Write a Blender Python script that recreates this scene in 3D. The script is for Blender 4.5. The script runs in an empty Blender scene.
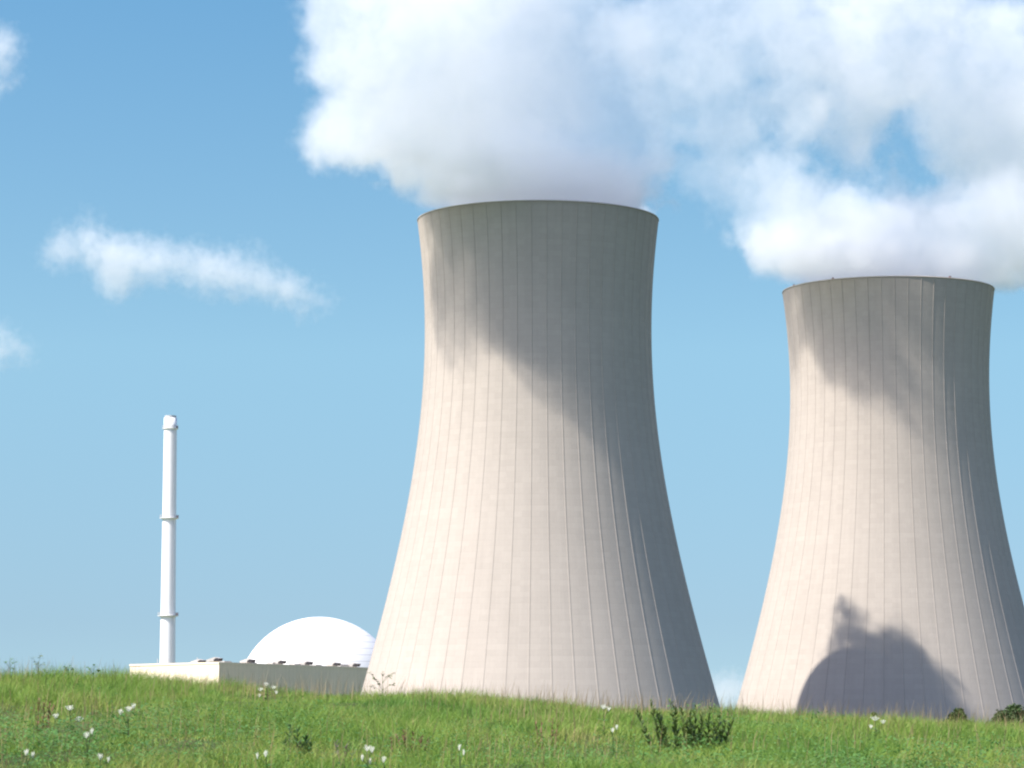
import bpy, bmesh, math, random
import numpy as np
from mathutils import Vector, Matrix

random.seed(7)
RNG = np.random.default_rng(11)
S = bpy.context.scene
C = S.collection
R = math.radians
F, CX, CY, HY = 3000.0, 512.0, 384.0, 715.0        # focal length in pixels, image centre, horizon row
PITCH = math.atan((HY - CY) / F)

# ------------------------------------------------------------------ camera
cam = bpy.data.cameras.new('camera')
cam.sensor_width = 36.0
cam.lens = 36.0 * F / 1024.0
cam.clip_start = 0.5
cam.clip_end = 40000
camo = bpy.data.objects.new('camera', cam)
C.objects.link(camo)
camo.location = (0, 0, 0)
camo.rotation_euler = (R(90) + PITCH, 0, 0)
S.camera = camo

# ------------------------------------------------------------------ sky and sun
SUN_EL, SUN_AZ = R(50.6), R(60)                      # SUN_AZ: to the left of straight behind the camera
SUN = Vector((-math.sin(SUN_AZ) * math.cos(SUN_EL), -math.cos(SUN_AZ) * math.cos(SUN_EL), math.sin(SUN_EL)))
world = bpy.data.worlds.new('World')
S.world = world
world.use_nodes = True
wn = world.node_tree
bg = wn.nodes['Background']
sky = wn.nodes.new('ShaderNodeTexSky')
sky.sky_type = 'NISHITA'
sky.sun_disc = False
sky.sun_elevation = SUN_EL
sky.sun_rotation = math.atan2(SUN.x, SUN.y)
sky.altitude = 100
sky.air_density = 1.0
sky.dust_density = 1.0
sky.ozone_density = 6.0
# a clear dry day: look the sky up a little above the true height, so that it stays blue down to the horizon
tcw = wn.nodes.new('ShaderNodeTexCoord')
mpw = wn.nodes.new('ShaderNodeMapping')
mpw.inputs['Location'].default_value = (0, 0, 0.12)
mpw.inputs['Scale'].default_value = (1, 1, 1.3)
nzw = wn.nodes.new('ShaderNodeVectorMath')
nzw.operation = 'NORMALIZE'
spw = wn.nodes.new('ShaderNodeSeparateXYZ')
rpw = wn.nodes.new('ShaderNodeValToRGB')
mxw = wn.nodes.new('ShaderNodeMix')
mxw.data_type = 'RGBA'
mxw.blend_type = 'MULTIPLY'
mxw.inputs[0].default_value = 1.0
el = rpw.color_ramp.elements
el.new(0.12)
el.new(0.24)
for e_, (p_, c_) in zip(el, ((0.03, (0.84, 0.77, 0.62)), (0.12, (1.06, 1.08, 0.81)), (0.24, (0.78, 1.02, 0.88)), (0.5, (1.97, 1.56, 1.50)))):  # last stop: unseen overhead sky, brightened and warmed to lift the fill in shade
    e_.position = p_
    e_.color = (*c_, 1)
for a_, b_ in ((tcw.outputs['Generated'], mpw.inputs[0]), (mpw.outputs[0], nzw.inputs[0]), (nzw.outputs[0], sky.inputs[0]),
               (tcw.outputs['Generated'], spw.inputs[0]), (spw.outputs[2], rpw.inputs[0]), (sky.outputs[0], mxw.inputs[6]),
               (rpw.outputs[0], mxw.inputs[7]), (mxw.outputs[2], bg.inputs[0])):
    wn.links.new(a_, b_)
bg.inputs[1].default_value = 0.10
sun = bpy.data.lights.new('sun', 'SUN')
sun.energy = 4.05
sun.angle = R(0.53)
sun.color = (1.0, 0.93, 0.84)
suno = bpy.data.objects.new('sun', sun)
C.objects.link(suno)
suno.rotation_euler = SUN.to_track_quat('Z', 'Y').to_euler()

S.view_settings.view_transform = 'Standard'
S.view_settings.look = 'None'
S.view_settings.gamma = 1.0
S.view_settings.exposure = 1.2
S.view_settings.use_curve_mapping = False
cy = S.cycles
cy.filter_width = 2.2
cy.max_bounces = 10
cy.diffuse_bounces = 3
cy.glossy_bounces = 2
cy.transmission_bounces = 3
cy.transparent_max_bounces = 12
cy.volume_bounces = 8
cy.volume_step_rate = 1.0
cy.volume_max_steps = 256
cy.use_denoising = True


def at(u, v, Y):
    """The point at depth Y (metres straight ahead) that photo pixel (u, v) looks at."""
    s = (CY - v) / F
    dy = math.cos(PITCH) - s * math.sin(PITCH)
    dz = math.sin(PITCH) + s * math.cos(PITCH)
    k = Y / dy
    return Vector(((u - CX) / F * k, Y, dz * k))


# ------------------------------------------------------------------ helpers
def tag(o, label=None, cat=None, group=None, kind=None):
    for k, v in (('label', label), ('category', cat), ('group', group), ('kind', kind)):
        if v:
            o[k] = v
    return o


def thing(name, loc, label, cat, group=None, kind=None):
    o = bpy.data.objects.new(name, None)
    o.empty_display_size = 0.2
    C.objects.link(o)
    o.location = loc
    return tag(o, label, cat, group, kind)


def link_mesh(name, me, m, parent=None, smooth=False):
    o = bpy.data.objects.new(name, me)
    C.objects.link(o)
    if m:
        for x in (m if isinstance(m, list) else [m]):
            me.materials.append(x)
    if smooth:
        me.polygons.foreach_set('use_smooth', [True] * len(me.polygons))
    if parent:
        o.parent = parent
    return o


def obj(name, bm, m, parent=None, smooth=False):
    bmesh.ops.recalc_face_normals(bm, faces=bm.faces)
    me = bpy.data.meshes.new(name)
    bm.to_mesh(me)
    bm.free()
    return link_mesh(name, me, m, parent, smooth)


def box(bm, x0, x1, y0, y1, z0, z1, rot=None):
    vs = [bm.verts.new((x, y, z)) for x in (x0, x1) for y in (y0, y1) for z in (z0, z1)]
    for f in ((0, 1, 3, 2), (4, 6, 7, 5), (0, 4, 5, 1), (2, 3, 7, 6), (0, 2, 6, 4), (1, 5, 7, 3)):
        bm.faces.new([vs[i] for i in f])
    if rot is not None:
        bmesh.ops.transform(bm, matrix=rot, verts=vs)
    return vs


def lathe(bm, prof, n=48, close=True):
    """prof: list of (r, z); revolve round z."""
    rings = []
    for r, z in prof:
        rings.append([bm.verts.new((r * math.cos(2 * math.pi * k / n), r * math.sin(2 * math.pi * k / n), z)) for k in range(n)])
    for a, b in zip(rings, rings[1:]):
        for k in range(n):
            bm.faces.new((a[k], a[(k + 1) % n], b[(k + 1) % n], b[k]))
    if close:
        bm.faces.new(rings[0][::-1])
        bm.faces.new(rings[-1])
    return rings


def tube(bm, pts, rad, n=6):
    """tapered tube along pts; rad: list of radii."""
    rings = []
    for i, p in enumerate(pts):
        p = Vector(p)
        d = (Vector(pts[min(i + 1, len(pts) - 1)]) - Vector(pts[max(i - 1, 0)])).normalized()
        a = d.orthogonal().normalized()
        b = d.cross(a)
        rings.append([bm.verts.new(p + rad[i] * (math.cos(2 * math.pi * k / n) * a + math.sin(2 * math.pi * k / n) * b)) for k in range(n)])
    for A, B in zip(rings, rings[1:]):
        for k in range(n):
            bm.faces.new((A[k], A[(k + 1) % n], B[(k + 1) % n], B[k]))
    bm.faces.new(rings[0][::-1])
    bm.faces.new(rings[-1])


class NT:
    """small wrapper for writing node trees as expressions"""
    def __init__(s, tree):
        s.t = tree

    def n(s, kind, **kw):
        nd = s.t.nodes.new(kind)
        for k, v in kw.items():
            setattr(nd, k, v)
        return nd

    def put(s, sock, v):
        if hasattr(v, 'links') or isinstance(v, bpy.types.NodeSocket):
            s.t.links.new(v, sock)
        else:
            sock.default_value = v

    def math(s, op, a, b=None, c=None, clamp=False):
        nd = s.n('ShaderNodeMath', operation=op, use_clamp=clamp)
        s.put(nd.inputs[0], a)
        if b is not None:
            s.put(nd.inputs[1], b)
        if c is not None:
            s.put(nd.inputs[2], c)
        return nd.outputs[0]

    def vmath(s, op, a, b=None, scale=None):
        nd = s.n('ShaderNodeVectorMath', operation=op)
        s.put(nd.inputs[0], a)
        if b is not None:
            s.put(nd.inputs[1], b)
        if scale is not None:
            s.put(nd.inputs['Scale'], scale)
        return nd.outputs['Value'] if op in ('DISTANCE', 'LENGTH', 'DOT_PRODUCT') else nd.outputs['Vector']

    def noise(s, vec, scale, detail=2.0, rough=0.5, color=False, dist=0.0):
        nd = s.n('ShaderNodeTexNoise')
        s.put(nd.inputs['Vector'], vec)
        nd.inputs['Scale'].default_value = scale
        nd.inputs['Detail'].default_value = detail
        nd.inputs['Roughness'].default_value = rough
        nd.inputs['Distortion'].default_value = dist
        return nd.outputs['Color' if color else 'Fac']

    def rng(s, v, a, b, c, d, smooth=False):
        nd = s.n('ShaderNodeMapRange', clamp=True)
        if smooth:
            nd.interpolation_type = 'SMOOTHSTEP'
        s.put(nd.inputs['Value'], v)
        for i, x in zip(('From Min', 'From Max', 'To Min', 'To Max'), (a, b, c, d)):
            s.put(nd.inputs[i], x)
        return nd.outputs['Result']

    def mix(s, f, a, b, blend='MIX'):
        nd = s.n('ShaderNodeMix', data_type='RGBA', blend_type=blend)
        s.put(nd.inputs[0], f)
        s.put(nd.inputs[6], a)
        s.put(nd.inputs[7], b)
        return nd.outputs[2]

    def ramp(s, v, stops):
        nd = s.n('ShaderNodeValToRGB')
        s.put(nd.inputs[0], v)
        el = nd.color_ramp.elements
        while len(el) < len(stops):
            el.new(0.5)
        for e, (p, c) in zip(el, stops):
            e.position = p
            e.color = (*c, 1)
        return nd.outputs[0]


def c4(r, g, b):
    return (r, g, b, 1.0)


def mat(name, rough=0.8, spec=0.3, metal=0.0):
    m = bpy.data.materials.new(name)
    m.use_nodes = True
    t = NT(m.node_tree)
    b = m.node_tree.nodes['Principled BSDF']
    b.inputs['Roughness'].default_value = rough
    b.inputs['Specular IOR Level'].default_value = spec
    b.inputs['Metallic'].default_value = metal
    return m, t, b


def simple(name, col, rough=0.7, var=0.12, scale=1.0, spec=0.3):
    m, t, b = mat(name, rough, spec)
    g = t.n('ShaderNodeNewGeometry')
    f = t.noise(g.outputs['Position'], scale, 3)
    t.put(b.inputs['Base Color'], t.mix(f, c4(*[x * (1 - var) for x in col]), c4(*[min(1, x * (1 + var)) for x in col])))
    return m


# ------------------------------------------------------------------ materials
N_RIB = 50


def concrete_material():
    m, t, b = mat('tower_concrete', 0.9, 0.15)
    tc = t.n('ShaderNodeTexCoord')
    P = tc.outputs['Object']
    sep = t.n('ShaderNodeSeparateXYZ')
    t.put(sep.inputs[0], P)
    x, y, z = sep.outputs
    ang = t.math('ARCTAN2', y, x)
    sect = t.math('MULTIPLY', ang, N_RIB / (2 * math.pi))
    lift = t.math('DIVIDE', z, 1.5)
    # each formwork panel cast a hair lighter or darker
    cell = t.n('ShaderNodeCombineXYZ')
    t.put(cell.inputs[0], t.math('FLOOR', t.math('MULTIPLY', sect, 2.0)))
    t.put(cell.inputs[1], t.math('FLOOR', lift))
    wn_ = t.n('ShaderNodeTexWhiteNoise', noise_dimensions='2D')
    t.put(wn_.inputs['Vector'], cell.outputs[0])
    ring = t.n('ShaderNodeTexWhiteNoise', noise_dimensions='1D')
    t.put(ring.inputs['W'], t.math('FLOOR', lift))
    panel = t.math('ADD', t.math('MULTIPLY', wn_.outputs['Value'], 0.045), t.math('MULTIPLY', ring.outputs['Value'], 0.018))
    # rain streaks: noise drawn out along z
    st = t.n('ShaderNodeCombineXYZ')
    t.put(st.inputs[0], t.math('MULTIPLY', t.math('COSINE', ang), 30))
    t.put(st.inputs[1], t.math('MULTIPLY', t.math('SINE', ang), 30))
    t.put(st.inputs[2], t.math('MULTIPLY', z, 0.035))
    streak = t.noise(st.outputs[0], 0.55, 4, 0.6)
    blotch = t.noise(P, 0.03, 4, 0.55)
    grit = t.noise(P, 1.1, 3, 0.65)
    v = t.math('ADD', panel, t.math('MULTIPLY', streak, 0.16))
    v = t.math('ADD', v, t.math('MULTIPLY', blotch, 0.16))
    v = t.math('ADD', v, t.math('MULTIPLY', grit, 0.08))
    # lift joints
    fr = t.math('FRACT', lift)
    joint = t.math('MULTIPLY', t.math('LESS_THAN', fr, 0.09), 0.032)
    v = t.math('SUBTRACT', v, joint)
    # stained foot and rim
    v = t.math('SUBTRACT', v, t.rng(z, 139, 147, 0.0, 0.06))
    rib = t.math('ABSOLUTE', t.math('SUBTRACT', t.math('FRACT', t.math('ADD', sect, 0.5)), 0.5))
    v = t.math('SUBTRACT', v, t.rng(rib, 0.03, 0.07, 0.034, 0.0))  # ribs also darkened in the colour, standing in for their shade
    k = t.rng(v, 0.0, 0.46, 0.66, 1.12)
    col = t.mix(1.0, c4(0.396, 0.357, 0.317), k, 'MULTIPLY')
    t.put(b.inputs['Base Color'], col)
    bump = t.n('ShaderNodeBump')
    bump.inputs['Strength'].default_value = 0.25
    bump.inputs['Distance'].default_value = 0.1
    t.put(bump.inputs['Height'], t.math('SUBTRACT', grit, t.math('MULTIPLY', joint, 6)))
    t.put(b.inputs['Normal'], bump.outputs[0])
    return m


M_CONC = concrete_material()
M_RIM = simple('rim_concrete', (0.20, 0.19, 0.18), 0.9, 0.2, 0.6)
M_WHITE = simple('white_paint', (0.73, 0.73, 0.72), 0.45, 0.03, 0.3, 0.4)
M_STEEL = simple('galvanised_steel', (0.42, 0.43, 0.44), 0.5, 0.1, 1.0, 0.5)
M_DARK = simple('dark_opening', (0.03, 0.03, 0.035), 0.8, 0.2, 2.0)
M_VENT = simple('vent_metal', (0.42, 0.41, 0.39), 0.6, 0.1, 1.0)
M_ROOF = simple('roof_felt', (0.30, 0.30, 0.30), 0.9, 0.15, 0.2)
M_LAMP = simple('red_lamp_housing', (0.16, 0.05, 0.04), 0.5, 0.1, 2.0)


def dome_material():
    m, t, b = mat('dome_coating', 0.5, 0.35)
    tc = t.n('ShaderNodeTexCoord')
    P = tc.outputs['Object']
    sep = t.n('ShaderNodeSeparateXYZ')
    t.put(sep.inputs[0], P)
    fr = t.math('FRACT', t.math('DIVIDE', sep.outputs[2], 2.4))
    j = t.math('LESS_THAN', fr, 0.08)
    f = t.noise(P, 0.08, 3)
    col = t.mix(f, c4(0.69, 0.69, 0.68), c4(0.75, 0.75, 0.74))
    t.put(b.inputs['Base Color'], t.mix(t.math('MULTIPLY', j, 0.8), col, c4(0.36, 0.36, 0.36)))
    return m


def hall_material():
    m, t, b = mat('hall_cladding', 0.75, 0.25)
    g = t.n('ShaderNodeNewGeometry')
    P = g.outputs['Position']
    sep = t.n('ShaderNodeSeparateXYZ')
    t.put(sep.inputs[0], P)
    sheet = t.math('FRACT', t.math('DIVIDE', t.math('ADD', sep.outputs[0], t.math('MULTIPLY', sep.outputs[1], 0.8)), 3.1))
    j = t.math('LESS_THAN', sheet, 0.06)
    f = t.noise(P, 0.25, 4, 0.6)
    col = t.mix(f, c4(0.68, 0.58, 0.45), c4(0.80, 0.69, 0.54))
    t.put(b.inputs['Base Color'], t.mix(t.math('MULTIPLY', j, 0.35), col, c4(0.35, 0.32, 0.27)))
    return m


M_DOME = dome_material()
M_HALL = hall_material()


def leafy(name, cols, scale=0.5, trans=0.35, rough=0.55, attr=True):
    """foliage: colour drifts over the ground in patches and varies from blade to blade (attribute tint)"""
    m, t, b = mat(name, rough, 0.25)
    g = t.n('ShaderNodeNewGeometry')
    f = t.noise(g.outputs['Position'], scale, 4, 0.6)
    f = t.rng(f, 0.33, 0.67, 0.0, 1.0)
    if attr:
        a = t.n('ShaderNodeAttribute', attribute_name='tint')
        f = t.math('ADD', t.math('MULTIPLY', f, 0.68), t.math('MULTIPLY', a.outputs['Fac'], 0.32))
    n = len(cols)
    col = t.ramp(f, [(0.08 + 0.84 * i / (n - 1), c) for i, c in enumerate(cols)])
    t.put(b.inputs['Base Color'], col)
    tr = t.n('ShaderNodeBsdfTranslucent')
    t.put(tr.inputs[0], col)
    mx = t.n('ShaderNodeMixShader')
    mx.inputs[0].default_value = trans
    t.t.links.new(b.outputs[0], mx.inputs[1])
    t.t.links.new(tr.outputs[0], mx.inputs[2])
    t.t.links.new(mx.outputs[0], t.t.nodes['Material Output'].inputs['Surface'])
    return m


M_GRASS = leafy('meadow_grass', [(0.080, 0.190, 0.034), (0.145, 0.258, 0.040), (0.205, 0.298, 0.050), (0.32, 0.290, 0.105)], 0.45)
M_STRAW = leafy('dry_stems', [(0.16, 0.105, 0.055), (0.26, 0.20, 0.10), (0.30, 0.25, 0.14)], 0.6, 0.2)
M_HERB = leafy('broad_herbs', [(0.054, 0.144, 0.034), (0.091, 0.209, 0.048), (0.139, 0.251, 0.064)], 0.8, 0.35)
M_DOCK = leafy('dark_weed', [(0.080, 0.125, 0.036), (0.115, 0.165, 0.046), (0.150, 0.180, 0.058)], 2.0, 0.2, attr=False)
M_RUST = leafy('rusty_seed_heads', [(0.14, 0.075, 0.045), (0.19, 0.11, 0.06), (0.23, 0.15, 0.08)], 2.0, 0.2, attr=False)
M_LEAFY = leafy('dark_leaves', [(0.030, 0.075, 0.025), (0.050, 0.105, 0.032), (0.075, 0.130, 0.040)], 2.0, 0.3, attr=False)
M_DUSKY = leafy('dusky_leaves', [(0.060, 0.050, 0.048), (0.095, 0.080, 0.072), (0.13, 0.11, 0.095)], 2.0, 0.2, attr=False)
M_UMBEL = simple('white_petals', (0.66, 0.68, 0.58), 0.7, 0.06, 30)
M_STEM = simple('green_stem', (0.07, 0.11, 0.03), 0.7, 0.2, 20)
M_BARK = simple('bark', (0.09, 0.07, 0.05), 0.9, 0.3, 3)
M_CROWN = leafy('tree_leaves', [(0.025, 0.050, 0.015), (0.045, 0.080, 0.022), (0.065, 0.105, 0.030)], 0.5, 0.25, attr=False)


def soil_material():
    m, t, b = mat('soil_and_turf', 0.95, 0.1)
    g = t.n('ShaderNodeNewGeometry')
    P = g.outputs['Position']
    near = t.mix(t.rng(t.noise(P, 1.3, 5, 0.65), 0.3, 0.7, 0, 1), c4(0.035, 0.045, 0.016), c4(0.075, 0.10, 0.03))
    far = t.mix(t.rng(t.noise(P, 0.006, 5, 0.6), 0.35, 0.65, 0, 1), c4(0.06, 0.10, 0.03), c4(0.14, 0.14, 0.06))
    sep = t.n('ShaderNodeSeparateXYZ')
    t.put(sep.inputs[0], P)
    t.put(b.inputs['Base Color'], t.mix(t.rng(sep.outputs[1], 60, 140, 0, 1), near, far))
    return m


# ------------------------------------------------------------------ the ground: one sheet from the camera to the horizon
GROUND_Z = -12.0
CREST = 50.0


def smooth(a, b, v):
    k = np.clip((v - a) / (b - a), 0, 1)
    return k * k * (3 - 2 * k)


def ground_z(x, y):
    x = np.asarray(x, float)
    y = np.asarray(y, float)
    yc = np.clip(y, -200, CREST)
    tilt = 25 * np.tanh(x / 25.0)
    z = -1.57 + 0.036 * yc - 0.053 * tilt * np.clip(yc / CREST, 0, 1)
    w = smooth(20, 30, y) * (1 - 0.75 * smooth(42, 48, y)) * (1 - smooth(60, 80, y))
    z = z + w * (0.05 * np.sin(x * 0.9 + 1.1) * np.sin(y * 0.55) + 0.035 * np.sin(x * 2.1 + y * 0.7) + 0.03 * np.sin(x * 1.35 - y * 1.1 + 2))
    z = z + 0.0 * y
    drop = smooth(CREST - 6, 120, y) ** 1.15
    z = z * (1 - drop) + GROUND_Z * drop
    side = smooth(120, 500, np.abs(x)) * (1 - drop)
    z = z * (1 - side) + GROUND_Z * side
    back = smooth(60, 400, -y)
    return z * (1 - back) + GROUND_Z * back


def axis(lo, hi, near_lo, near_hi, step, ratio=1.22):
    v = list(np.arange(near_lo, near_hi + 1e-6, step))
    s, p = step, near_hi
    while p < hi:
        s *= ratio
        p = min(hi, p + s)
        v.append(p)
    s, p = step, near_lo
    while p > lo:
        s *= ratio
        p = max(lo, p - s)
        v.insert(0, p)
    return np.array(v)


gx = axis(-15000, 15000, -18, 18, 0.4)
gy = axis(-6000, 25000, 18, 66, 0.4)
GX, GY = np.meshgrid(gx, gy, indexing='ij')
verts = np.stack([GX, GY, ground_z(GX, GY)], -1).reshape(-1, 3)
idx = np.arange(len(gx) * len(gy)).reshape(len(gx), len(gy))
faces = np.stack([idx[:-1, :-1], idx[1:, :-1], idx[1:, 1:], idx[:-1, 1:]], -1).reshape(-1, 4)
me = bpy.data.meshes.new('ground')
me.from_pydata(verts.tolist(), [], faces.tolist())
g = link_mesh('ground', me, soil_material(), smooth=True)
tag(g, kind='structure')


# ------------------------------------------------------------------ cooling towers
def cooling_tower(loc, label, k=1.0, kr=1.0, lamps=()):
    root = thing('cooling_tower', loc, label, 'cooling tower', 'cooling towers of the power station')
    H, ZT, A, B = 145.7 * k, 114.9 * k, 30.6 * kr, 82.3 * k
    rad = lambda z: A * math.sqrt(1 + ((z - ZT) / B) ** 2)
    bm = bmesh.new()
    n_z = 72
    z0 = 8.0 * k
    offs = []                                      # (angle, extra radius) of each column of vertices
    for s in range(N_RIB):
        a0 = 2 * math.pi * s / N_RIB
        w = 2 * math.pi / N_RIB
        for da, dr in ((-0.040, 0.0), (-0.028, 0.075), (0.028, 0.075), (0.040, 0.0), (0.20, 0.0), (0.36, 0.0), (0.52, 0.0), (0.68, 0.0), (0.84, 0.0)):
            offs.append((a0 + da * w, dr))
    cols_ = len(offs)
    outer = []
    for i in range(n_z + 1):
        z = z0 + (H - z0) * i / n_z
        r = rad(z)
        outer.append([bm.verts.new(((r + dr) * math.cos(a), (r + dr) * math.sin(a), z)) for a, dr in offs])
    inner = []
    for i in range(n_z + 1):
        z = z0 + (H - z0) * i / n_z
        r = rad(z) - 0.45
        inner.append([bm.verts.new((r * math.cos(a), r * math.sin(a), z)) for a, dr in offs])
    for i in range(n_z):
        for c in range(cols_):
            d = (c + 1) % cols_
            bm.faces.new((outer[i][c], outer[i][d], outer[i + 1][d], outer[i + 1][c]))
            bm.faces.new((inner[i][d], inner[i][c], inner[i + 1][c], inner[i + 1][d]))
    for c in range(cols_):
        d = (c + 1) % cols_
        bm.faces.new((outer[n_z][c], outer[n_z][d], inner[n_z][d], inner[n_z][c]))
        bm.faces.new((outer[0][d], outer[0][c], inner[0][c], inner[0][d]))
    obj('shell', bm, M_CONC, root)
    # stiffening ring round the mouth, with a walkway kerb
    bm = bmesh.new()
    r = rad(H)
    lathe(bm, [(r - 0.9, H + 0.004), (r + 0.12, H + 0.004), (r + 0.20, H + 0.2), (r + 0.10, H + 0.40), (r - 0.9, H + 0.40), (r - 0.9, H + 0.004)], 160, close=False)
    obj('rim_ring', bm, M_CONC, root)
    for a in lamps:
        a = R(a)
        p = Vector(((r - 0.4) * math.cos(a), (r - 0.4) * math.sin(a), H + 0.40))
        bm = bmesh.new()
        box(bm, -0.4, 0.4, -0.2, 0.2, 0.0, 0.2)
        box(bm, -0.2, 0.2, -0.18, 0.18, 0.2, 0.5)
        o = obj('warning_lamp', bm, M_LAMP, root)
        o.location = p
        o.rotation_euler.z = a + R(90)
    # diagonal columns that carry the shell over the air inlet, and the basin kerb
    r0, rf = rad(z0) - 0.25, rad(0) + 0.5
    bm = bmesh.new()
    lathe(bm, [(rf - 1.2, -0.3), (rf + 1.2, -0.3), (rf + 1.2, 1.0), (rf - 1.2, 1.0), (rf - 1.2, -0.3)], 120, close=False)
    obj('basin_kerb', bm, M_CONC, root)
    bm = bmesh.new()
    for s in range(N_RIB):
        a0, a1, a2 = (2 * math.pi * (s + q) / N_RIB for q in (0, 0.5, -0.5))
        for b_ in (a1, a2):
            tube(bm, [(rf * math.cos(b_), rf * math.sin(b_), 1.0), (r0 * math.cos(a0), r0 * math.sin(a0), z0 + 0.15)], [0.45, 0.45], 8)
    obj('raker_columns', bm, M_CONC, root)
    return root


T1Y, T2Y = 812.0, 930.0
t1x = at(538.2, 400, T1Y).x
t2x = at(889.5, 400, T2Y).x
cooling_tower((t1x, T1Y, GROUND_Z), 'larger nearer concrete cooling tower beside the white dome', 1.004, 1.008)
cooling_tower((t2x, T2Y, GROUND_Z), 'cooling tower with dark two-humped shadow on its foot', 0.985, 1.005, (-128, -62, 10, 75, 140, 200))

# ------------------------------------------------------------------ vent stack
SY = 1180.0
sb = at(167, 700, SY)
root = thing('vent_stack', (sb.x, SY, GROUND_Z), 'tall slender white ventilation stack with ring platforms', 'chimney stack')
pxm = SY / F
top = at(170, 418, SY).z - GROUND_Z
lean = at(170.5, 418, SY).x - sb.x
bm = bmesh.new()
lathe(bm, [(3.35, -1), (3.15, 20), (2.95, 45), (2.75, 78), (2.55, top - 4.5), (2.55, top)], 40)
obj('shaft', bm, M_WHITE, root, True)
bm = bmesh.new()
lathe(bm, [(2.2, top + 0.003), (2.3, top + 0.003), (2.3, top + 0.9), (2.2, top + 0.9), (2.2, top + 0.003)], 32, close=False)
obj('flue_collar', bm, M_STEEL, root)
for v, extra in ((428.5, 0.55), (518, 0.95), (615.5, 1.05)):
    z = at(169, v, SY).z - GROUND_Z
    r = 3.35 - 0.8 * z / top
    bm = bmesh.new()
    lathe(bm, [(r - 0.1, z - 0.5), (r + extra, z - 0.2), (r + extra, z), (r - 0.1, z), (r - 0.1, z - 0.5)], 40, close=False)
    pl = obj('platform', bm, M_WHITE, root)
    bm = bmesh.new()
    for h in (0.55, 1.1):
        lathe(bm, [(r + extra - 0.12, z + h - 0.05), (r + extra - 0.02, z + h - 0.05), (r + extra - 0.02, z + h + 0.05), (r + extra - 0.12, z + h + 0.05), (r + extra - 0.12, z + h - 0.05)], 40, close=False)
    for k in range(20):
        a = 2 * math.pi * k / 20
        q = Vector(((r + extra - 0.07) * math.cos(a), (r + extra - 0.07) * math.sin(a), 0))
        tube(bm, [q + Vector((0, 0, z - 0.01)), q + Vector((0, 0, z + 1.1))], [0.05, 0.05], 4)
    obj('railing', bm, M_STEEL, pl)
    bm = bmesh.new()
    box(bm, -0.35, 0.35, -0.3, 0.3, 0, 0.9)
    o = obj('lamp_box', bm, M_LAMP, pl)
    o.location = (r + extra - 0.5, -0.6, z + 0.004)

bm = bmesh.new()
for sx in (-0.28, 0.28):
    tube(bm, [(2.1 + sx, -2.95, 2), (1.75 + sx, -2.45, 45), (1.6 + sx, -2.35, 78), (1.45 + sx, -2.25, top - 2)], [0.06] * 4, 4)
for k in range(int(top) - 4):
    q = (k + 2) / top
    x_, y_ = 2.1 - 0.62 * q, -2.98 + 0.70 * q
    tube(bm, [(x_ - 0.28, y_, k + 2.5), (x_ + 0.28, y_, k + 2.5)], [0.035, 0.035], 4)
obj('ladder', bm, M_STEEL, root)

# ------------------------------------------------------------------ reactor building with its dome
DY = 1110.0
dc = at(319, 690, DY)
root = thing('reactor_building', (dc.x, DY, GROUND_Z), 'white domed reactor building behind the low flat hall', 'reactor building')
RD = 30.3
apex = at(319, 617, DY).z - GROUND_Z
zc = apex - RD
bm = bmesh.new()
prof = []
for i in range(25):
    e = R(-2 + 91.2 * i / 24)
    prof.append((max(0.15, RD * math.cos(e)), zc + RD * math.sin(e)))
lathe(bm, prof, 96)
obj('dome', bm, M_DOME, root, True)
bm = bmesh.new()
lathe(bm, [(RD + 0.25, -1), (RD + 0.25, zc - 1.2), (RD - 2.0, zc - 1.2)], 96)
obj('drum_wall', bm, M_WHITE, root)

# ------------------------------------------------------------------ flat hall in front of it
HYC = 905.0
pc = at(219, 661.6, HYC)
pl_ = at(130, 664.2, HYC * 1.047)
pr = at(372, 667.3, HYC * 1.120)
root = thing('flat_roofed_hall', (pc.x, pc.y, GROUND_Z), 'long low cream flat-roofed hall with roof vents', 'industrial building')
c0 = Vector((0, 0, 0))
ul = Vector((pl_.x - pc.x, pl_.y - pc.y, 0))
ur = Vector((pr.x - pc.x, pr.y - pc.y, 0))
hh = pc.z - GROUND_Z
zl, zr = pl_.z - GROUND_Z, pr.z - GROUND_Z
hh = min(hh, zl, zr) - 0.6
foot = [c0, ur, ur + ul * 1.0, ul]
bm = bmesh.new()
lo = [bm.verts.new(p + Vector((0, 0, -1))) for p in foot]
hi = [bm.verts.new(p + Vector((0, 0, hh))) for p in foot]
for k in range(4):
    bm.faces.new((lo[k], lo[(k + 1) % 4], hi[(k + 1) % 4], hi[k]))
bm.faces.new(hi)
bm.faces.new(lo[::-1])
obj('wall', bm, M_HALL, root)
cen = (foot[0] + foot[2]) / 2
bm = bmesh.new()


def ringed(bm, off0, off1, z0, z1):
    """a band that follows the hall's outline, from off0 to off1 metres outside it"""
    def out(o):
        return [cen + (p - cen) * (1 + o / (p - cen).length) for p in foot]
    A, Bq = out(off0), out(off1)
    for k in range(4):
        l = (k + 1) % 4
        q = [A[k], A[l], Bq[l], Bq[k]]
        a = [bm.verts.new(p + Vector((0, 0, z0))) for p in q]
        b = [bm.verts.new(p + Vector((0, 0, z1))) for p in q]
        bm.faces.new(a[::-1])
        bm.faces.new(b)
        bm.faces.new((a[0], a[1], b[1], b[0]))
        bm.faces.new((a[2], a[3], b[3], b[2]))


ringed(bm, -1.2, 0.25, hh + 0.004, hh + 0.55)
obj('parapet', bm, M_HALL, root)
urn = ur.normalized()
inn = Vector((-urn.y, urn.x, 0))
if inn.dot(ul) < 0:
    inn = -inn


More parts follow.
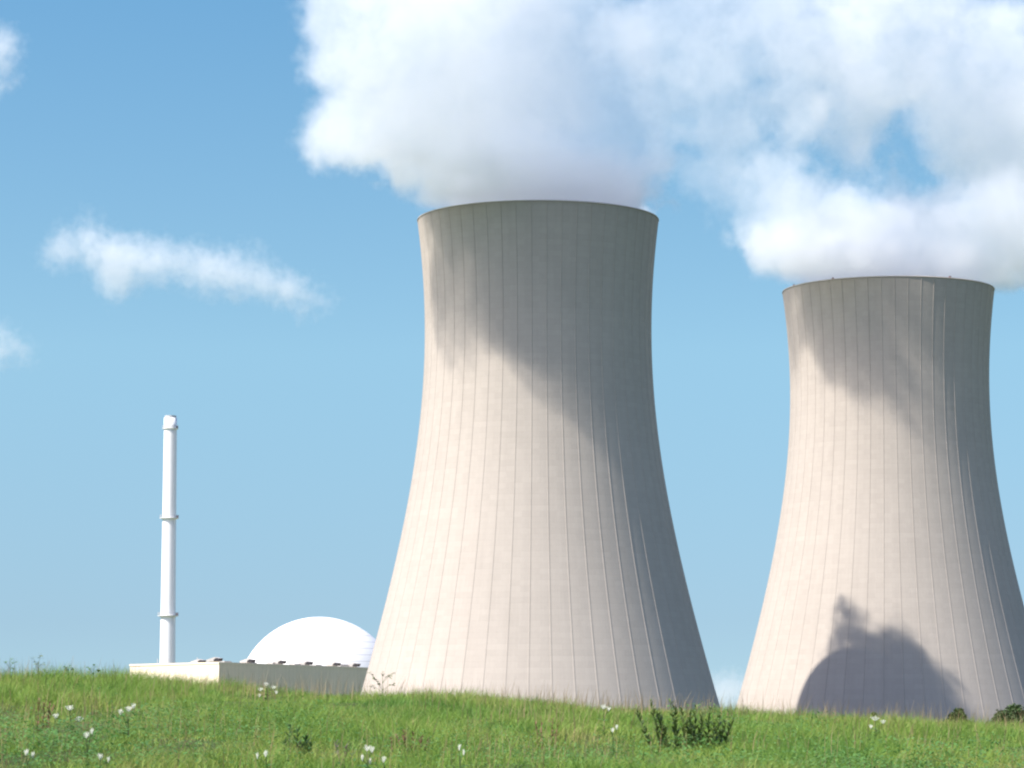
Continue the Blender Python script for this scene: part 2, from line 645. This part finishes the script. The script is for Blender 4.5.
def vent(p, face, s=1.0):
    """a roof cowl: low drum, wide hood, dark louvred mouth on its right side"""
    bm = bmesh.new()
    a = Matrix.Rotation(math.atan2(face.y, face.x), 4, 'Z')
    box(bm, -1.3 * s, 1.3 * s, -1.3 * s, 1.3 * s, 0, 1.1 * s)
    # hood: wedge that opens towards the right
    prof = [(-2.4, 0.9), (2.2, 1.05), (2.6, 2.1), (0.6, 2.5), (-2.4, 1.5)]
    A = [bm.verts.new((x * s, -1.7 * s, z * s)) for x, z in prof]
    Bq = [bm.verts.new((x * s, 1.7 * s, z * s)) for x, z in prof]
    bm.faces.new(A)
    bm.faces.new(Bq[::-1])
    for k in range(5):
        bm.faces.new((A[k], A[(k + 1) % 5], Bq[(k + 1) % 5], Bq[k]))
    v = obj('roof_vent', bm, M_VENT, root)
    v.location = p
    v.rotation_euler.z = math.atan2(face.y, face.x)
    bm = bmesh.new()
    prof = [(0.45, 1.00), (2.30, 1.04), (2.75, 2.05), (1.30, 2.20), (0.45, 1.6)]
    A = [bm.verts.new((x * s, -1.76 * s, z * s)) for x, z in prof]
    Bq = [bm.verts.new((x * s, 1.76 * s, z * s)) for x, z in prof]
    bm.faces.new(A)
    bm.faces.new(Bq[::-1])
    for k in range(5):
        bm.faces.new((A[k], A[(k + 1) % 5], Bq[(k + 1) % 5], Bq[k]))
    obj('louvre', bm, M_DARK, v)
    return v


for u in (221, 262, 292, 318.5, 346, 366):
    # walk along the right-hand roof edge until the pixel column is met
    best = min((abs((pc.x + ur.x * q / 200) / (pc.y + ur.y * q / 200) * F * 1.0 + CX - u), q) for q in range(0, 200))[1]
    vent(c0 + ur * max(best / 200, 0.05) + inn * 4.5 + Vector((0, 0, hh + 0.004)), Vector((0.97, -0.25, 0)), 0.85)
vent(ul * 0.52 + urn * 18 + Vector((0, 0, hh + 0.004)), Vector((0.97, -0.25, 0)), 0.85)
# low pieces of plant on the roof
for q, s in ((0.14, 0.9), (0.30, 0.8), (0.44, 1.0), (0.58, 0.9), (0.72, 0.9), (0.9, 1.2)):
    bm = bmesh.new()
    box(bm, -3.0 * s, 3.0 * s, -1.2, 1.2, 0, 0.95 * s)
    box(bm, -2.6 * s, 2.6 * s, -1.0, 1.0, 0.95 * s, 1.25 * s)
    o = obj('roof_duct', bm, M_VENT, root)
    o.location = ur * q + inn * 6 + Vector((0, 0, hh + 0.004))
    o.rotation_euler.z = math.atan2(ur.y, ur.x)
for q in (0.3, 0.62, 0.75):
    bm = bmesh.new()
    tube(bm, [(0, 0, 0), (0, 0, 2.2)], [0.15, 0.12], 6)
    o = obj('air_pipe', bm, M_STEEL, root)
    o.location = ul * q + urn * 4 + Vector((0, 0, hh + 0.004))


# ------------------------------------------------------------------ steam and clouds
def puff_object(name, spheres, label, cat, density, erode, feature, ramp, k_union, voxel, step, group=None, detail=4.0, tint=(1, 1, 1), seed=0.0, thin=None, fine=0.40, floor=None, shadow_core=1.0):
    """A body of steam: a hull made of merged balls, filled with a volume whose density fades towards the hull and is eaten away by noise.
    spheres: (centre, radius) in metres."""
    bm = bmesh.new()
    for c, r in spheres:
        bmesh.ops.create_icosphere(bm, subdivisions=3, radius=r, matrix=Matrix.Translation(c))
    me = bpy.data.meshes.new(name + '_raw')
    bm.to_mesh(me)
    bm.free()
    tmp = bpy.data.objects.new(name + '_raw', me)
    C.objects.link(tmp)
    md = tmp.modifiers.new('r', 'REMESH')
    md.mode = 'VOXEL'
    md.voxel_size = voxel
    dg = bpy.context.evaluated_depsgraph_get()
    hull = bpy.data.meshes.new_from_object(tmp.evaluated_get(dg))
    hull.name = name
    bpy.data.objects.remove(tmp)
    bpy.data.meshes.remove(me)
    m = bpy.data.materials.new(name + '_volume')
    m.use_nodes = True
    t = NT(m.node_tree)
    t.t.nodes.remove(t.t.nodes['Principled BSDF'])
    P = t.n('ShaderNodeNewGeometry').outputs['Position']
    d = None
    for c, r in spheres:
        e = t.math('SUBTRACT', t.vmath('DISTANCE', P, tuple(c)), r)
        d = e if d is None else t.math('SMOOTH_MIN', d, e, k_union)
    off = t.vmath('ADD', P, (seed * 137.0, seed * 71.0, seed * 53.0))
    f = t.noise(off, 1.0 / feature, detail, 0.64)
    f = t.rng(f, 0.30, 0.70, 0.0, 1.0)
    f2 = t.noise(off, 4.2 / feature, detail, 0.66)
    f = t.math('ADD', t.math('MULTIPLY', f, 1.0 - fine), t.math('MULTIPLY', t.rng(f2, 0.30, 0.70, 0.0, 1.0), fine))
    body = t.math('SUBTRACT', t.math('MULTIPLY', d, -1.0), t.math('MULTIPLY', f, erode))
    dens = t.rng(body, 0.0, ramp, 0.0, density, smooth=True)
    if thin:                                       # steam that has drifted furthest is the most dispersed
        sx = t.n('ShaderNodeSeparateXYZ')
        t.put(sx.inputs[0], P)
        k_ = t.rng(sx.outputs[0], thin[0], thin[1], 1.0, thin[2], smooth=True)
        k_ = t.math('MAXIMUM', k_, t.rng(sx.outputs[2], 140.0, 158.0, 1.6, 0.0, smooth=True))  # kept dense near the mouth to strengthen its cast shadow
        dens = t.math('MULTIPLY', dens, k_)
        kc = t.math('MULTIPLY', t.rng(sx.outputs[1], 823.0, 833.0, 0.0, shadow_core - 1.0, smooth=True), t.rng(sx.outputs[2], 142.0, 152.0, 1.0, 0.0, smooth=True))  # hidden back of the mouth, density added to deepen the far tower's foot shadow
        dens = t.math('MULTIPLY', dens, t.math('ADD', kc, 1.0))
    if floor is not None:                          # steam leaves the mouth and does not sink below the rim
        sz = t.n('ShaderNodeSeparateXYZ')
        t.put(sz.inputs[0], P)
        dens = t.math('MULTIPLY', dens, t.rng(sz.outputs[2], floor, floor + 3.5, 0.0, 1.0, smooth=True))
    v = t.n('ShaderNodeVolumePrincipled')
    v.inputs['Color'].default_value = (*tint, 1)
    v.inputs['Anisotropy'].default_value = 0.35
    t.put(v.inputs['Density'], dens)
    t.t.links.new(v.outputs[0], t.t.nodes['Material Output'].inputs['Volume'])
    hull.materials.clear()
    o = link_mesh(name, hull, m)
    dim = max(1.0, sum(o.dimensions) / 3)
    try:
        m.cycles.volume_step_rate = step
    except Exception:
        pass
    tag(o, label, cat, group, 'stuff')
    return o


def balls(rows, grow=0.0):
    """rows of (u, v, Y, radius in pixels)"""
    return [(at(u, v, Y), r * Y / F + grow) for u, v, Y, r in rows]


plume_a = [
    (538, 206, 812, 100), (505, 165, 800, 98), (590, 185, 808, 68), (470, 120, 784, 92), (420, 105, 773, 82), (375, 128, 776, 54),
    (345, 122, 776, 48), (370, 60, 757, 68), (345, 20, 752, 52), (338, 62, 754, 38), (332, 136, 776, 42), (365, 146, 781, 38), (408, 140, 782, 50),
    (340, 138, 780, 44), (392, 120, 787, 50), (550, 218, 832, 44), (586, 220, 839.9, 38), (628, 222, 836, 40), (430, 40, 765, 92), (520, 70, 786, 105), (595, 120, 798, 88),
    (640, 150, 800, 56), (560, 10, 790, 90), (630, 50, 800, 68), (380, -20, 752, 75), (480, -30, 772, 90),
]
plume_b = [
    (889, 290, 930, 98), (840, 250, 906, 86), (790, 235, 893, 66), (775, 190, 890, 57), (930, 245, 930, 92), (990, 230, 935, 84),
    (1040, 205, 960, 90), (1010, 130, 955, 90), (950, 90, 950, 80), (900, 60, 935, 72), (1000, 40, 955, 80), (1060, 90, 965, 90), (860, 110, 925, 64),
    (790, 110, 910, 66), (800, 50, 910, 70), (1090, 250, 970, 80), (720, 120, 905, 74), (735, 60, 905, 72), (675, 90, 905, 72), (700, 20, 905, 72),
    (852, 156, 912, 50), (848, 50, 912, 60), (760, 10, 905, 70), (640, 40, 905, 66), (655, 150, 900, 56), (715, 175, 900, 50), (900, 165, 925, 36), (870, 0, 920, 70), (940, 10, 940, 70),
]
puff_object('steam_plume', balls(plume_a, 8.5), 'white steam plume rising out of the nearer cooling tower', 'steam plume',
            0.065, 22.0, 42.0, 6.0, 12.0, 4.0, 0.30, 'steam plumes from the towers', tint=(0.95, 0.962, 0.968), seed=1.0, floor=133.6, shadow_core=4.5, thin=(-24, 26, 0.34), detail=5.0)
puff_object('steam_plume', balls(plume_b, 9.5), 'white steam plume over the tower at the right edge', 'steam plume',
            0.05, 26.0, 38.0, 8.0, 12.0, 4.0, 0.30, 'steam plumes from the towers', tint=(0.95, 0.962, 0.968), seed=2.0, floor=131.0, thin=(105, 60, 0.5), detail=5.0, fine=0.45)

G_CL = 'small fair-weather clouds'
CLY = 2600.0
cl = [
    ('wispy elongated cloud left of the nearer tower', [(62, 250, 34), (85, 240, 34), (112, 258, 40), (88, 222, 20), (135, 258, 36), (160, 258, 36), (185, 264, 36), (210, 268, 36), (235, 274, 36), (262, 282, 34), (285, 292, 32), (305, 298, 26), (324, 302, 20), (258, 245, 18), (118, 284, 28)], 0.02),
    ('small white cloud cut by the top left corner', [(-4, 52, 38), (14, 42, 24), (-18, 84, 34), (6, 74, 22), (4, 25, 18)], 0.02),
    ('small faint cloud at the left edge, under the elongated one', [(-2, 345, 34), (16, 346, 26), (33, 351, 18), (-15, 355, 26), (8, 332, 16)], 0.02),
    ('low pale cloud between the feet of the towers', [(690, 690, 30), (725, 694, 38), (760, 690, 34), (800, 695, 25), (660, 695, 20)], 0.02),
]
for i, (lab, rows, de) in enumerate(cl):
    puff_object('cloud', balls([(u, v, CLY, r) for u, v, r in rows], 9.0), lab, 'cloud', de * 1.5, 32.0, 46.0, 24.0, 26.0, 7.0, 0.35, G_CL, detail=6.0, fine=0.5, seed=3.0 + i)


# ------------------------------------------------------------------ trees beyond the dike
def tree(u, v, Y, wpx, label, seed):
    rnd = np.random.default_rng(seed)
    top = at(u, v, Y)
    H = top.z - GROUND_Z
    Wd = wpx * Y / F / 2
    root = thing('broadleaf_tree', (top.x, Y, GROUND_Z), label, 'tree', 'trees beyond the grassy dike')
    bm = bmesh.new()
    tube(bm, [(0, 0, -0.5), (0.1, 0, H * 0.25), (0.0, 0.1, H * 0.5), (0.1, 0, H * 0.85)], [0.40, 0.30, 0.2, 0.05], 9)
    for k in range(7):
        a = rnd.uniform(0, 2 * math.pi)
        h0 = H * rnd.uniform(0.3, 0.6)
        e = Vector((math.cos(a), math.sin(a), 0)) * Wd * 0.7 + Vector((0, 0, h0 + H * 0.22))
        tube(bm, [(0, 0, h0), (e.x * 0.5, e.y * 0.5, h0 + H * 0.08), e], [0.13, 0.08, 0.03], 6)
    obj('trunk', bm, M_BARK, root, True)
    # crown: leaf sprays round many clumps
    n_c, n_l = 90, 240
    cs = []
    while len(cs) < n_c:
        p = rnd.uniform(-1, 1, 3)
        if np.linalg.norm(p) < 1:
            rr_ = math.hypot(p[0], p[1])
            cs.append((p[0] * Wd * 0.9, p[1] * Wd * 0.9, H * (0.40 + 0.53 * math.sqrt(max(0, 1 - rr_ ** 2.4)) * (0.5 + 0.5 * p[2]) ** 0.35)))
    cs.append((0, 0, H * 0.94))
    V, Fc = [], []
    for c in cs:
        rr = Wd * rnd.uniform(0.15, 0.26)
        d = rnd.normal(size=(n_l, 3))
        d /= np.linalg.norm(d, axis=1)[:, None]
        p = np.array(c) + d * rr * rnd.uniform(0.4, 1.0, (n_l, 1)) * np.array([1.15, 1.15, 0.75])
        a = rnd.normal(size=(n_l, 3))
        b = rnd.normal(size=(n_l, 3))
        a /= np.linalg.norm(a, axis=1)[:, None]
        b -= a * np.sum(a * b, 1)[:, None]
        b /= np.linalg.norm(b, axis=1)[:, None]
        L = rnd.uniform(0.13, 0.26, (n_l, 1))
        for q in (p - a * L, p + b * L * 0.55, p + a * L, p - b * L * 0.55):
            V.append(q)
    arr = np.array(V).reshape(len(cs), 4, n_l, 3).transpose(0, 2, 1, 3).reshape(-1, 3)
    quads = np.arange(len(arr)).reshape(-1, 4)
    me = bpy.data.meshes.new('crown')
    me.from_pydata(arr.tolist(), [], quads.tolist())
    link_mesh('crown', me, M_CROWN, root)


tree(959, 706, 420, 44, 'small dark tree top before the shadow on the far tower', 21)
tree(1014, 703, 400, 78, 'round green tree cut by the right edge of the view', 22)
tree(874, 709, 430, 30, 'tiny dark treetop just peeping over the dike', 23)


# ------------------------------------------------------------------ grass
def blades(x, y, h, w, lean, bend_to=None, seed=0):
    """arrays of blades, each two quads and a tip: returns vertices, loops"""
    rnd = np.random.default_rng(seed)
    n = len(x)
    z = ground_z(x, y) - 0.02
    a = rnd.uniform(0, 2 * math.pi, n)
    dx, dy = np.cos(a), np.sin(a)                  # width direction
    b = rnd.uniform(0, 2 * math.pi, n)
    lx, ly = np.cos(b) * lean * h + 0.05 * h, np.sin(b) * lean * h
    P = np.empty((n, 5, 3))
    for k, (s, q, wk) in enumerate(((0, 0, 1), (0, 0, -1), (0.55, 0.32, 0.8), (0.55, 0.32, -0.8), (1, 1, 0))):
        P[:, k, 0] = x + lx * q + dx * w * 0.5 * wk
        P[:, k, 1] = y + ly * q + dy * w * 0.5 * wk
        P[:, k, 2] = z + h * (s - 0.25 * lean * q)
    return P


def build_blades(name, P, m, tint, parent=None):
    n = len(P)
    me = bpy.data.meshes.new(name)
    me.vertices.add(n * 5)
    me.vertices.foreach_set('co', P.reshape(-1).astype(np.float32))
    base = (np.arange(n) * 5)[:, None]
    loops = np.concatenate([base + np.array([[0, 1, 3, 2]]), base + np.array([[2, 3, 4]])], 1).reshape(-1)
    me.loops.add(len(loops))
    me.loops.foreach_set('vertex_index', loops.astype(np.int32))
    me.polygons.add(n * 2)
    starts = ((np.arange(n) * 7)[:, None] + np.array([[0, 4]])).reshape(-1)
    me.polygons.foreach_set('loop_start', starts.astype(np.int32))
    me.update(calc_edges=True)
    at_ = me.attributes.new('tint', 'FLOAT', 'POINT')
    at_.data.foreach_set('value', np.repeat(tint, 5).astype(np.float32))
    return link_mesh(name, me, m, parent)


def patch_noise(x, y, s, seed):
    rnd = np.random.default_rng(seed)
    v = np.zeros_like(x)
    for k in range(10):
        a = rnd.uniform(0, 2 * math.pi)
        fq = s * rnd.uniform(0.6, 2.2)
        v += np.sin((x * math.cos(a) + y * math.sin(a) * 0.6) * fq + rnd.uniform(0, 7))
    return v / 10 ** 0.5 / 0.72


def scatter(n, x0=-17, x1=17, y0=25.5, y1=55):
    return RNG.uniform(x0, x1, n), RNG.uniform(y0, y1, n)


x, y = scatter(560000)
hp = patch_noise(x, y, 1.1, 3)
h = RNG.uniform(0.08, 0.25, len(x)) * (1 + 0.42 * np.clip(hp, -1.2, 1.6) + 0.22 * np.clip(patch_noise(x, y, 4.5, 17), -1, 1.5))
o = build_blades('grass', blades(x, y, h, RNG.uniform(0.004, 0.009, len(x)), RNG.uniform(0.25, 1.15, len(x)), seed=1), M_GRASS, RNG.uniform(0, 1, len(x)))
tag(o, 'bright green uncut meadow grass covering the dike', 'grass', kind='stuff')
# thin flowering stems, straw coloured
x, y = scatter(18000)
keep = patch_noise(x, y, 0.8, 5) > RNG.uniform(-1.5, 1.6, len(x))
x, y = x[keep], y[keep]
h = RNG.uniform(0.22, 0.46, len(x))
xc, yc = scatter(3200, y0=43.5, y1=49.5)
x, y, h = np.concatenate([x, xc]), np.concatenate([y, yc]), np.concatenate([h, RNG.uniform(0.25, 0.55, len(xc))])
o = build_blades('dry_grass', blades(x, y, h, RNG.uniform(0.003, 0.008, len(x)), RNG.uniform(0.05, 0.35, len(x)), seed=2), M_STRAW, RNG.uniform(0, 1, len(x)))
tag(o, 'thin straw coloured grass stems among the green blades', 'grass', kind='stuff')
# nearer the viewer: low leafy herbs
x, y = scatter(260000, y0=26, y1=44)
keep = (patch_noise(x, y, 1.0, 8) + (35 - y) * 0.16 - 0.03 * x) > RNG.uniform(0.2, 1.6, len(x))
x, y = x[keep], y[keep]
n = len(x)
hz = RNG.uniform(0.05, 0.30, n) * (1 + 0.35 * np.clip(patch_noise(x, y, 2.0, 9), -1, 1.5))
z = ground_z(x, y) + hz
a = RNG.uniform(0, 2 * math.pi, n)
L = RNG.uniform(0.009, 0.024, n) * (1 + 0.2 * np.clip(patch_noise(x, y, 0.7, 14), -0.6, 1))
til = RNG.uniform(-0.5, 0.6, n)
P = np.empty((n, 5, 3))
for k, (s, wk) in enumerate(((-1, 0.25), (-1, -0.25), (0.1, 0.55), (0.1, -0.55), (1, 0))):
    P[:, k, 0] = x + np.cos(a) * L * s - np.sin(a) * L * wk
    P[:, k, 1] = y + np.sin(a) * L * s + np.cos(a) * L * wk
    P[:, k, 2] = z + til * L * s
o = build_blades('ground_cover', P, M_HERB, RNG.uniform(0, 1, n))
tag(o, 'low leafy herbs and clover at the foot of the grass slope', 'herbs', kind='stuff')


# ------------------------------------------------------------------ single plants
def on_ground(u, Y):
    xx = (u - CX) / F * Y
    return Vector((xx, Y, float(ground_z(xx, Y))))


def leaf(bm, p, d, L, w, curl=0.3):
    """a pointed leaf as four faces along direction d"""
    d = d.normalized()
    s = d.cross(Vector((0, 0, 1)))
    s = s.normalized() if s.length > 1e-3 else Vector((1, 0, 0))
    up = s.cross(d)
    rows = []
    for q, wk in ((0, 0.12), (0.3, 0.9), (0.65, 0.8), (1.0, 0.05)):
        c = p + d * L * q - up * curl * L * q * q
        rows.append((bm.verts.new(c - s * w * wk * 0.5), bm.verts.new(c + s * w * wk * 0.5)))
    for a_, b_ in zip(rows, rows[1:]):
        bm.faces.new((a_[0], a_[1], b_[1], b_[0]))


def stand_off(u, v, h):
    """the distance at which something h metres tall, standing on the slope, reaches up to pixel (u, v)"""
    return min(np.arange(26, 49.6, 0.2), key=lambda Y: abs(at(u, v, Y).z - on_ground(u, Y).z - h))


def umbel_plant(u, v, Y, heads, label, rad=0.055, seed=0):
    """white umbellifer: stem with leaves, and flat heads at the given pixel offsets"""
    rnd = random.Random(seed)
    if v > 700:
        Y = float(stand_off(u, v, 0.36))
    p0 = on_ground(u, Y)
    top = at(u, v, Y)
    H = max(0.25, top.z - p0.z)
    root = thing('umbel_wildflower', p0, label, 'wildflower', 'white umbel wildflowers on the grass slope')
    bm = bmesh.new()
    tube(bm, [(0, 0, -0.03), (0.01, 0, H * 0.4), (0, 0, H * 0.72)], [0.007, 0.006, 0.004], 6)
    ends = []
    for du, dv, s in heads:
        e = Vector((du * Y / F, rnd.uniform(-0.08, 0.08), H - dv * Y / F))
        tube(bm, [(0, 0, H * rnd.uniform(0.35, 0.6)), (e.x * 0.6, e.y * 0.6, e.z * 0.8), e - Vector((0, 0, 0.045))], [0.004, 0.004, 0.003], 5)
        ends.append((e, s))
    obj('stem', bm, M_STEM, root)
    bm = bmesh.new()
    for k in range(9):
        a = rnd.uniform(0, 2 * math.pi)
        leaf(bm, Vector((0, 0, H * rnd.uniform(0.1, 0.55))), Vector((math.cos(a), math.sin(a), 0.4)), 0.16, 0.06)
    obj('leaves', bm, M_HERB, root)
    for e, s in ends:
        bm = bmesh.new()
        r = rad * s * (0.64 if Y > 36 else 0.48)
        for k in range(20):                        # umbellets: small flat domes on a shallow curved head
            rr = r * 1.15 * math.sqrt((k + 0.4) / 20)
            a = k * 2.399
            c = e + Vector((rr * math.cos(a), rr * math.sin(a), -0.30 * rr * rr / r + rnd.uniform(-0.012, 0.012)))
            bmesh.ops.create_icosphere(bm, subdivisions=1, radius=r * rnd.uniform(0.11, 0.19), matrix=Matrix.Translation(c) @ Matrix.Diagonal((1, 1, 0.5, 1)))
            tube(bm, [e - Vector((0, 0, 0.05)), c - Vector((0, 0, 0.004))], [0.0018, 0.0015], 3)
        obj('flower_head', bm, M_UMBEL, root)


umbel_plant(73, 706, 40, [(0, 0, 1.2), (-15, 8, 0.9), (9, 11, 1.25)], 'three-headed white wildflower, farthest left on the slope', 0.075, 1)
umbel_plant(130, 707, 40, [(0, 0, 1.0), (-6, 3, 0.8), (5, -3, 0.7)], 'white wildflower below the left end of the hall', 0.07, 2)
umbel_plant(268, 683, 45, [(0, 0, 0.8), (-6, 5, 0.8), (7, 3, 0.8), (10, 8, 0.5), (-7, 11, 0.5)], 'tall many-headed pale wildflower standing before the dark hall wall', 0.075, 3)
umbel_plant(90, 733, 36, [(0, 0, 1.1), (5, -4, 0.7)], 'small white wildflower below the three-headed one', 0.055, 4)
umbel_plant(103, 756, 33, [(0, 0, 1.0), (8, 3, 0.6)], 'white wildflower low in dark herbs near the bottom left', 0.05, 5)
umbel_plant(368, 746, 34, [(0, 0, 1.0), (5, 1, 0.9), (-4, 9, 0.5)], 'white wildflower right of the dark leafy weed', 0.055, 6)
umbel_plant(385, 759, 32, [(0, 0, 1.0), (-14, 2, 0.6)], 'white wildflower at the bottom edge before the nearer tower', 0.045, 7)
umbel_plant(603, 705, 45, [(0, 0, 1.0), (5, 2, 0.8)], 'white wildflower on the crest under the nearer tower', 0.07, 8)
umbel_plant(612, 728, 38, [(0, 0, 0.9), (4, -3, 0.6)], 'tiny white wildflower midway down under the nearer tower', 0.05, 9)
umbel_plant(873, 717, 44, [(0, 0, 1.1), (8, 3, 0.7), (-4, 8, 0.5)], 'white wildflower below the shadow of the far tower', 0.075, 10)
umbel_plant(460, 745, 35, [(0, 0, 0.7), (4, 5, 0.5)], 'tiny white wildflower near the reddish sorrel patch', 0.045, 11)
umbel_plant(30, 760, 32.5, [(0, 0, 0.9), (6, 2, 0.7)], 'white wildflower in the bottom left corner', 0.05, 12)
umbel_plant(268, 759, 32.5, [(0, 0, 0.9), (-9, 2, 0.6)], 'white wildflower at the bottom edge left of the dark leafy weed', 0.045, 13)


def spiky_weed(u, Y, stalks, label, m, spread=0.3, dens=26, seed=0, cat='weed', group=None, name='dock_plant', lean=0.72, tall=0.5, ls=1.0):
    """dock-like weed: several upright stalks covered in drooping leaves and seed whorls. stalks: (du, top row) in pixels"""
    rnd = random.Random(seed)
    du0, v0 = min(stalks, key=lambda q: q[1])
    Y = float(stand_off(u + du0, v0, tall))
    p0 = on_ground(u, Y)
    root = thing(name, p0, label, cat, group)
    for du, v in stalks:
        tip = at(u + du, v, Y) - p0
        b0 = Vector((du * Y / F * lean, rnd.uniform(-0.15, 0.15), -0.02))
        b0.z = float(ground_z(p0.x + b0.x, p0.y + b0.y)) - p0.z - 0.02
        mid = b0.lerp(tip, 0.5) + Vector((0.02 * rnd.uniform(-1, 1), 0, 0.03))
        bm = bmesh.new()
        tube(bm, [b0, mid, tip], [0.006, 0.005, 0.002], 6)
        n = dens
        for k in range(n):
            q = (k + rnd.random()) / n
            c = (b0.lerp(mid, q * 2) if q < 0.5 else mid.lerp(tip, q * 2 - 1))
            a = rnd.uniform(0, 2 * math.pi)
            L = ls * (0.12 - 0.06 * q) * rnd.uniform(0.7, 1.25)
            leaf(bm, c, Vector((math.cos(a), math.sin(a), rnd.uniform(0.8, 2.6))), L, L * 0.30, 0.3)
        obj('stalk', bm, m, root)


spiky_weed(690, 37.5, [(-54, 708), (-40, 699), (-33, 712), (-20, 702), (-15, 708), (-8, 710), (0, 712), (6, 706), (13, 712), (20, 708), (30, 714), (-30, 716), (44, 719), (12, 720), (36, 722), (-4, 722), (24, 724)],
           'dark clump of upright dock stalks under the nearer tower', M_DOCK, seed=31, dens=46, tall=0.58)
spiky_weed(300, 35.0, [(-10, 726), (-2, 730), (6, 738), (-16, 742), (12, 746), (2, 744)], 'dark leafy weed below the hall and nearer tower', M_LEAFY, seed=32, dens=26, tall=0.34, name='leafy_weed')
spiky_weed(342, 33.5, [(-6, 742), (4, 746), (12, 752)], 'dusky purplish weed at the bottom edge', M_DUSKY, seed=33, dens=20, tall=0.24, ls=0.75, name='leafy_weed')
G_RUST = 'rusty sorrel plants in the grass'
spiky_weed(42, 41, [(-3, 700), (2, 703), (8, 702), (12, 706)], 'rusty brown sorrel left of the white wildflowers', M_RUST, seed=34, dens=26, tall=0.36, ls=0.62, cat='wildflower', group=G_RUST, name='sorrel_plant')
spiky_weed(545, 41, [(-10, 722), (-4, 716), (8, 718), (14, 722)], 'thin rusty sorrel on the slope under the nearer tower', M_RUST, seed=35, dens=16, tall=0.36, ls=0.6, cat='wildflower', group=G_RUST, name='sorrel_plant')
spiky_weed(410, 38, [(-14, 735), (-6, 731), (3, 733), (12, 736), (20, 740), (-20, 738)], 'broad reddish brown sorrel patch below the left foot of the nearer tower', M_RUST, seed=36, dens=26, tall=0.26, ls=0.65, cat='wildflower', group=G_RUST, name='sorrel_plant')


def sprig(u, v, Y, label, spreads, m=M_DOCK, seed=0):
    """thin branching weed standing against the sky or tower; spreads: (du, dv) of each twig end"""
    rnd = random.Random(seed)
    p0 = on_ground(u, Y)
    root = thing('branching_weed', p0, label, 'weed', 'thin weeds on the crest')
    H = at(u, v, Y).z - p0.z
    bm = bmesh.new()
    tube(bm, [(0, 0, -0.03), (0.01, 0, H * 0.5), (0, 0, H * 0.8)], [0.006, 0.005, 0.003], 5)
    lv = bmesh.new()
    for du, dv in spreads:
        e = Vector((du * Y / F, rnd.uniform(-0.05, 0.05), H - dv * Y / F))
        s = Vector((0, 0, H * rnd.uniform(0.35, 0.7)))
        m_ = s.lerp(e, 0.55) + Vector((0, 0, 0.02))
        tube(bm, [s, m_, e], [0.003, 0.003, 0.002], 4)
        for k in range(7):
            a = rnd.uniform(0, 2 * math.pi)
            leaf(lv, s.lerp(e, rnd.uniform(0.6, 1.0)) + Vector((0, 0, rnd.uniform(-0.01, 0.02))), Vector((math.cos(a), math.sin(a), rnd.uniform(-0.2, 0.6))), rnd.uniform(0.05, 0.085), 0.038, 0.2)
    obj('twigs', bm, m, root)
    obj('leaves', lv, m, root)


sprig(383, 672, 47, 'dark sprig with small leaves against the left foot of the nearer tower', [(-13, 0), (-9, 6), (-4, 10), (0, -1), (6, 3), (10, 2), (12, 12), (-12, 14)], seed=41)
sprig(40, 655, 47, 'dark forked weed against the sky at the far left', [(-5, 2), (3, -1), (-2, 8), (5, 8)], seed=42)
sprig(12, 658, 47, 'pale feathery weed against the sky at the left edge', [(-6, 3), (0, 0), (6, 4), (3, 9)], M_GRASS, seed=43)
sprig(95, 664, 47, 'thin pale weed against the sky left of the hall', [(-6, 2), (2, 0), (6, 6)], M_GRASS, seed=44)
sprig(70, 664, 47, 'thin pale weed against the sky between the forked weed and the hall', [(-4, 3), (1, 0), (5, 4)], M_GRASS, seed=45)
